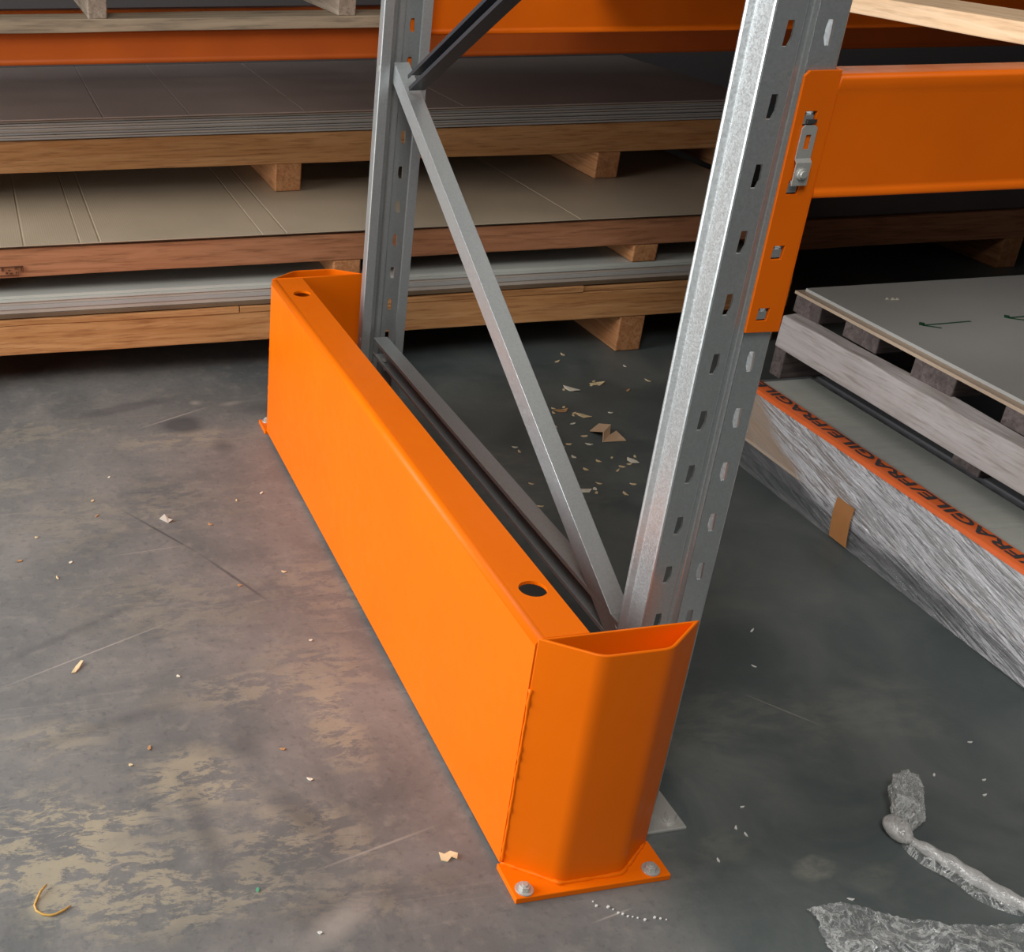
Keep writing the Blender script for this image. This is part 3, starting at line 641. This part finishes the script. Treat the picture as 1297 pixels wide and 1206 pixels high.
tag(mk('panel_stack', B().box(1.315, 2.05, -0.6, 1.22, 0.0, 0.1645), 'board_dark', bevel=0.003), 'dark grey panel stack on the floor under the whitish pallet', 'panel stack')

# film-wrapped pack with FRAGILE tape
pk = thing('wrapped_pack', 'film-wrapped long pack with orange FRAGILE tape lying on the floor', 'wrapped pack', (1.18, 0.4, 0))
PY0, PY1 = -0.5, 1.185
core = B().prism([(1.122, 0.160), (1.292, 0.160), (1.292, 0.062), (1.090, 0.062)], lambda p, y: (p[0], y, p[1]), PY0, PY1)
mk('board_core', core, 'board_top', pk, bevel=0.003)
cover = B().prism([(1.1205, 0.1602), (1.13, 0.1602), (1.13, 0.0622), (1.0885, 0.0622)], lambda p, y: (p[0], y, p[1]), 0.72, PY1+0.0005)
mk('cardboard_cover', cover, 'pack_card', pk)
mk('top_board', B().box(1.126, 1.292, PY0, PY1, 0.1602, 0.1640), 'pack_top', pk, bevel=0.001)
eb = B().prism([(1.0885, 0.0618), (1.13, 0.0618), (1.13, 0.0555), (1.0865, 0.0555)], lambda p, y: (p[0], y, p[1]), PY0, PY1); mk('edge_board', eb, 'board_wood', pk)
mk('lower_board', B().box(1.118, 1.292, PY0+.01, PY1-.01, 0.0, 0.0550), 'board_dark', pk, bevel=0.003)
def wrap(u, v):
    y = PY0-0.01+(PY1-PY0+0.014)*v
    path = [(1.296, 0.1668), (1.20, 0.1672), (1.124, 0.1672), (1.112, 0.158), (1.098, 0.11), (1.082, 0.060), (1.077, 0.03), (1.070, 0.0012), (1.085, 0.0008)]
    t = u*(len(path)-1); i = min(int(t), len(path)-2); f = t-i
    x = path[i][0]*(1-f)+path[i+1][0]*f; z = path[i][1]*(1-f)+path[i+1][1]*f
    k = 0.5 if u < 0.27 else 1.0
    w = noise.noise(Vector((u*16, y*3.2, 0)))*0.0045*k+noise.noise(Vector((u*46, y*8+u*20, 3)))*0.0022*k
    if u < 0.26: return (x, y, z+max(-0.0015, w*0.35))
    return (x-w*(0.5 if t < 7 else 0)-(0.0 if y < .75 else .002), y, max(0.0008, z+w*0.35))
fb_ = B().grid(wrap, 90, 240)
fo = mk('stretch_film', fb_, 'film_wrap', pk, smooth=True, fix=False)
tp = B()
def tape(u, v):
    y = PY0+(PY1-PY0)*v
    path = [(1.1550, 0.1690), (1.127, 0.1692), (1.1165, 0.1672), (1.1115, 0.160)]
    t = u*3; i = min(int(t), 2); f = t-i
    x = path[i][0]*(1-f)+path[i+1][0]*f; z = path[i][1]*(1-f)+path[i+1][1]*f
    return (x, y, z+0.0006+0.0008*noise.noise(Vector((u*3, y*9, 7))))
tp.grid(tape, 12, 90)
to = mk('fragile_tape', tp, 'tape_orange', pk, smooth=True, fix=False)
yy = PY0+0.02; kk = 0
while yy+0.20 < PY1+0.06:
    cu = bpy.data.curves.new('letters', 'FONT'); cu.body = 'FRAGILE/'; cu.size = 0.046; cu.space_character = 1.0; cu.offset = 0.0011
    tmp = bpy.data.objects.new('letters', cu); COL.objects.link(tmp)
    dg = bpy.context.evaluated_depsgraph_get(); me = bpy.data.meshes.new_from_object(tmp.evaluated_get(dg)); bpy.data.objects.remove(tmp)
    me.name = 'tape_letters'
    o0 = ORG['wrapped_pack']
    for vtx in me.vertices:                       # reading along +y, tops towards -x
        a, c = vtx.co.x, vtx.co.y
        vtx.co = Vector((1.1500-c*0.74, min(PY1-0.002, yy+a*1.5), 0.1708))-o0
        if vtx.co.x+o0.x < 1.127: vtx.co.z -= (1.127-(vtx.co.x+o0.x))*0.30
    me.materials.clear(); me.materials.append(MAT['ink'])
    lo = bpy.data.objects.new('tape_letters', me); COL.objects.link(lo); lo.parent = to; kk += 1
    yy += max(p.co.y for p in me.vertices)-min(p.co.y for p in me.vertices)+0.006
def patch(u, v):
    y = 0.715+0.055*u; pth = [(1.090, 0.082), (1.0795, 0.058), (1.0735, 0.03), (1.069, 0.006)]
    t = v*3; i = min(int(t), 2); f = t-i
    return (pth[i][0]*(1-f)+pth[i+1][0]*f-0.004, y-0.03*v, pth[i][1]*(1-f)+pth[i+1][1]*f)
mk('brown_tape', B().grid(patch, 4, 9), 'tape_brown', pk, smooth=True, fix=False)

# ------------------------------------------------------------ plastic film scraps on the floor
def crumple(fn, nu, nv, amp, sc, seed):
    b = B()
    def g(u, v):
        p = Vector(fn(u, v)); q = Vector((u*sc, v*sc, seed))
        d = noise.noise_vector(q)*amp*0.7; w = noise.noise_vector(q*2.3); d += Vector((abs(w.x)-.25, abs(w.y)-.25, abs(w.z)-.25))*amp*0.9; w = noise.noise_vector(q*5.1); d += Vector((abs(w.x)-.25, abs(w.y)-.25, abs(w.z)-.25))*amp*0.45
        p = p+d; p.z = max(0.0008, p.z); return tuple(p)
    return b.grid(g, nu, nv)
tf = thing('twisted_film', 'clear plastic film twisted into a rope with a bunched end on floor', 'plastic film', (0.64, -0.08, 0))
def bunch(u, v):
    a = u*2*math.pi; t = v*math.pi; r = 0.041*(0.85+0.25*noise.noise(Vector((math.cos(a)*2, math.sin(a)*2, t*2))))
    return (0.652+math.sin(t)*math.cos(a)*r*0.62+math.cos(t)*0.034, -0.010+math.sin(t)*math.sin(a)*r*0.80+math.cos(t)*0.040, 0.024+math.sin(t)*r*0.52*math.sin(a+0.6))
mk('bunched_end', crumple(bunch, 80, 50, 0.005, 8, 1), 'film_floor', tf, smooth=True, fix=False)
kb = B()
def knot(u, v):
    a = u*2*math.pi; t = v*math.pi
    return (0.604+math.sin(t)*math.cos(a)*0.017, -0.054+math.sin(t)*math.sin(a)*0.026, 0.016+math.cos(t)*0.0155)
mk('knot', crumple(knot, 24, 14, 0.002, 4, 2), 'film_roll', tf, smooth=True, fix=False)
rp = []; rr = []
ctr = [(0.606, -0.066), (0.618, -0.088), (0.634, -0.119), (0.648, -0.15), (0.664, -0.188), (0.684, -0.218), (0.73, -0.240), (0.79, -0.250)]
for i in range(36):
    t = i/35*(len(ctr)-1); k = min(int(t), len(ctr)-2); f = t-k
    rp.append((ctr[k][0]*(1-f)+ctr[k+1][0]*f, ctr[k][1]*(1-f)+ctr[k+1][1]*f, 0.012)); rr.append(0.005+0.0055*min(1, i/10)+0.0012*math.sin(i*1.3))
mk('rope', B().tube(rp, rr, 14), 'film_roll', tf, smooth=True)
def skirt(u, v):
    i = v*34; k = min(int(i), 34); p = rp[k]; q = rp[k+1]; d = (Vector(q)-Vector(p)).normalized(); m = Vector((d.y, -d.x, 0))
    w = (0.004+0.024*math.sin(min(1, v*1.3)*math.pi)**0.7)
    pp = Vector(p).lerp(Vector(q), i-k); return (pp.x+m.x*u*w, pp.y+m.y*u*w, 0.014*(1-u)+0.002+0.005*math.sin(u*9+v*14)*u)
mk('loose_skirt', crumple(skirt, 10, 50, 0.0025, 8, 5), 'film_floor', tf, smooth=True, fix=False)
def sheetf(u, v):
    x = 0.385+0.30*u; y = -0.142-0.175*(x-0.40)*2.0*0.85-0.02+(0.010*math.sin(u*8)) - 0.20*v - 0.03*(1-u)*v
    return (x-0.05*v*(1-u), y, 0.008+0.006*math.sin(u*13+v*5)*math.sin(v*7+1)+0.003*math.sin(v*25+u*6))
sf = mk('film_sheet', crumple(sheetf, 160, 90, 0.0055, 11, 9), 'film_floor', smooth=True, fix=False)
tag(sf, 'flat crumpled sheet of clear plastic film lying on floor', 'plastic film')

# ------------------------------------------------------------ litter
def chip(x, y, L, w, mat, label, cat, group, curl=0.3, name='wood_chip'):
    a = random.uniform(0, math.pi); b = B(); ca, sa = math.cos(a), math.sin(a); th = 0.0012
    pts = [(-1, -.5), (-.3, -.7), (.5, -.45), (1, .1), (.4, .6), (-.5, .55)]
    pts = [(px*L/2*random.uniform(.8, 1.1), py*w*random.uniform(.7, 1.1)) for px, py in pts]
    vs = []
    for lay in (0, 1):
        for px, py in pts:
            vs.append((x+px*ca-py*sa, y+px*sa+py*ca, 0.0004+lay*th+curl*(px*px)/max(L, 1e-4)))
    k = 6; b.add(vs, [tuple(range(k-1, -1, -1)), tuple(range(k, 2*k))]+[(i, (i+1) % k, k+(i+1) % k, k+i) for i in range(k)])
    return tag(mk(name, b, mat), label, cat, group)
UND = [(0.962, 1.589), (0.875, 1.57), (0.787, 1.443), (0.83, 1.404), (0.782, 1.364), (0.73, 1.354), (0.778, 1.291), (0.767, 1.247), (0.718, 1.256), (0.693, 1.239), (0.698, 1.189), (0.747, 1.158), (0.788, 1.169), (0.828, 1.145), (1.027, 1.534), (1.114, 1.586), (0.909, 1.409), (0.966, 1.805), (0.927, 1.757), (1.102, 1.693), (0.697, 1.124), (0.695, 1.053), (0.646, 1.027), (0.731, 0.997), (0.771, 1.036), (0.673, 1.03), (0.769, 1.104), (0.789, 1.121), (0.646, 1.081), (0.539, 1.08), (0.515, 0.977), (0.58, 1.264), (0.581, 1.24)]
for i, (x, y) in enumerate(UND):
    bigc = i in (0, 1, 2, 3, 13, 22); mt = ['chip', 'chip_pale', 'chip'][i % 3] if i not in (2, 14) else 'chip_brown'
    chip(x, y, random.uniform(.036, .050) if bigc else random.uniform(.012, .024), random.uniform(.014, .020) if bigc else random.uniform(.004, .008), mt, ('broad ' if bigc else 'small ')+{'chip': 'tan', 'chip_pale': 'whitish', 'chip_brown': 'brown'}[mt]+' wood chip on the dark floor inside the rack frame', 'wood chip', 'wood chips inside the rack frame')
    if bigc:
        for q in range(3): chip(x+random.uniform(-.025, .025), y+random.uniform(-.02, .02), .014, .006, 'chip', 'small tan wood chip on the dark floor inside the rack frame', 'wood chip', 'wood chips inside the rack frame')
for i, (x, y) in enumerate([(-0.112, 0.819), (-0.12, 0.583), (-0.21, 0.786), (-0.144, 1.125), (-0.082, 1.148), (-0.222, 1.031), (-0.56, 0.879), (-0.529, 0.932), (-0.457, 1.112), (-0.459, 1.18), (-0.41, 1.285), (-0.63, 0.956), (-0.591, 1.044), (-0.377, 0.523), (-0.243, 0.303), (-0.489, 0.312), (-0.218, 0.227), (-0.454, 0.346)]):
    chip(x, y, random.uniform(.007, .015), random.uniform(.003, .006), ['chip', 'chip_pale', 'chip_brown'][i % 3], 'tiny '+['tan', 'whitish', 'brown'][i % 3]+' wood chip on the worn floor along the orange side panel', 'wood chip', 'chips on the open floor')
for i, (x, y) in enumerate([(0.702, 0.46), (0.641, 0.36), (0.757, 0.051), (0.872, 0.108), (0.827, 0.026), (0.802, -0.004), (0.415, 0.044), (0.387, -0.009), (0.38, 0.006), (0.318, -0.047), (0.46, -0.148)]):
    chip(x, y, .010 if i else .018, .003, 'crumb', 'white speck of debris on dark floor between the guard and wrapped pack', 'debris', 'white specks right of the guard', name='debris_speck')
for i, (x, y) in enumerate([(0.104, -0.083), (0.105, -0.091), (0.12, -0.096), (0.125, -0.101), (0.129, -0.108), (0.134, -0.111), (0.139, -0.116), (0.145, -0.118), (0.151, -0.121), (0.159, -0.126), (0.174, -0.125), (0.181, -0.128), (0.188, -0.131)]):
    b = B(); r = random.uniform(.0010, .0022)
    b.cyl((x, y, 0), (0, 0, 1), r, r, 6); tag(mk('plaster_crumb', b, 'crumb'), 'white plaster crumb in the trail before the orange base plate', 'debris', 'plaster crumbs in front of the base plate')
chip(-0.283, -0.063, .007, .004, 'crumb', 'lone white crumb on the worn beige concrete', 'debris', None, name='plaster_crumb')
chip(-0.348, 0.025, .009, .004, 'chip_green', 'tiny green plastic scrap on the worn concrete', 'debris', None, name='plastic_scrap')
def scrap(name, pts, mat, label, cat, h=0.0015, lift=None):
    b = B(); k = len(pts)
    vs = [(x, y, 0.0004+(lift[i] if lift else 0)) for i, (x, y) in enumerate(pts)]+[(x, y, 0.0004+h+(lift[i] if lift else 0)) for i, (x, y) in enumerate(pts)]
    b.add(vs, [tuple(range(k-1, -1, -1)), tuple(range(k, 2*k))]+[(i, (i+1) % k, k+(i+1) % k, k+i) for i in range(k)])
    return tag(mk(name, b, mat), label, cat)
scrap('cardboard_scrap', [(-.076, .028), (-.068, .024), (-.060, .030), (-.053, .026), (-.049, .034), (-.058, .041), (-.068, .038), (-.075, .042)], 'chip', 'small beige cardboard scrap on floor beside the orange side panel', 'scrap', lift=[0, 0, .002, .001, .003, .002, .001, .002])
scrap('paper_chip', [(-.325, 1.074), (-.309, 1.054), (-.299, 1.058), (-.306, 1.068), (-.313, 1.082)], 'board_cream', 'curled pale paper chip by the long scratch on the floor', 'scrap', lift=[0, 0, .004, .002, .006])
scrap('wood_sliver', [(-.560, .566), (-.553, .566), (-.545, .575), (-.536, .592), (-.540, .594), (-.551, .582)], 'chip', 'thin wooden sliver lying on the open grey floor', 'scrap', lift=[0, 0, .001, .004, .004, .001])
pts = [(-.636, .087), (-.645, .077), (-.651, .066), (-.655, .056), (-.653, .046), (-.645, .038), (-.636, .0345), (-.628, .035), (-.616, .040), (-.606, .046)]
tag(mk('twine', B().tube([(x, y, 0.0016+0.003*(i in (0, 1))) for i, (x, y) in enumerate(pts)], [.0010]+[.0016]*8+[.0008], 8), 'twine_yellow', smooth=True), 'hooked piece of yellow twine on the worn beige concrete', 'twine')
# folded cardboard corner inside the frame
fc = B()
fc.add([(0.842, 1.342, .006), (0.800, 1.307, .006), (0.808, 1.258, .026), (0.846, 1.293, .026)], [(0, 1, 2, 3)])
fc.add([(0.808, 1.258, .026), (0.846, 1.293, .026), (0.842, 1.284, .002), (0.806, 1.250, .002)], [(0, 1, 2, 3)])
fc.add([(0.842, 1.284, .002), (0.806, 1.250, .002), (0.868, 1.248, .002), (0.868, 1.300, .004)], [(0, 1, 2, 3)])
tag(mk('folded_cardboard', fc, 'scrap_card', solid=0.002, offset=0), 'folded tan cardboard piece on the floor inside the rack frame', 'scrap')
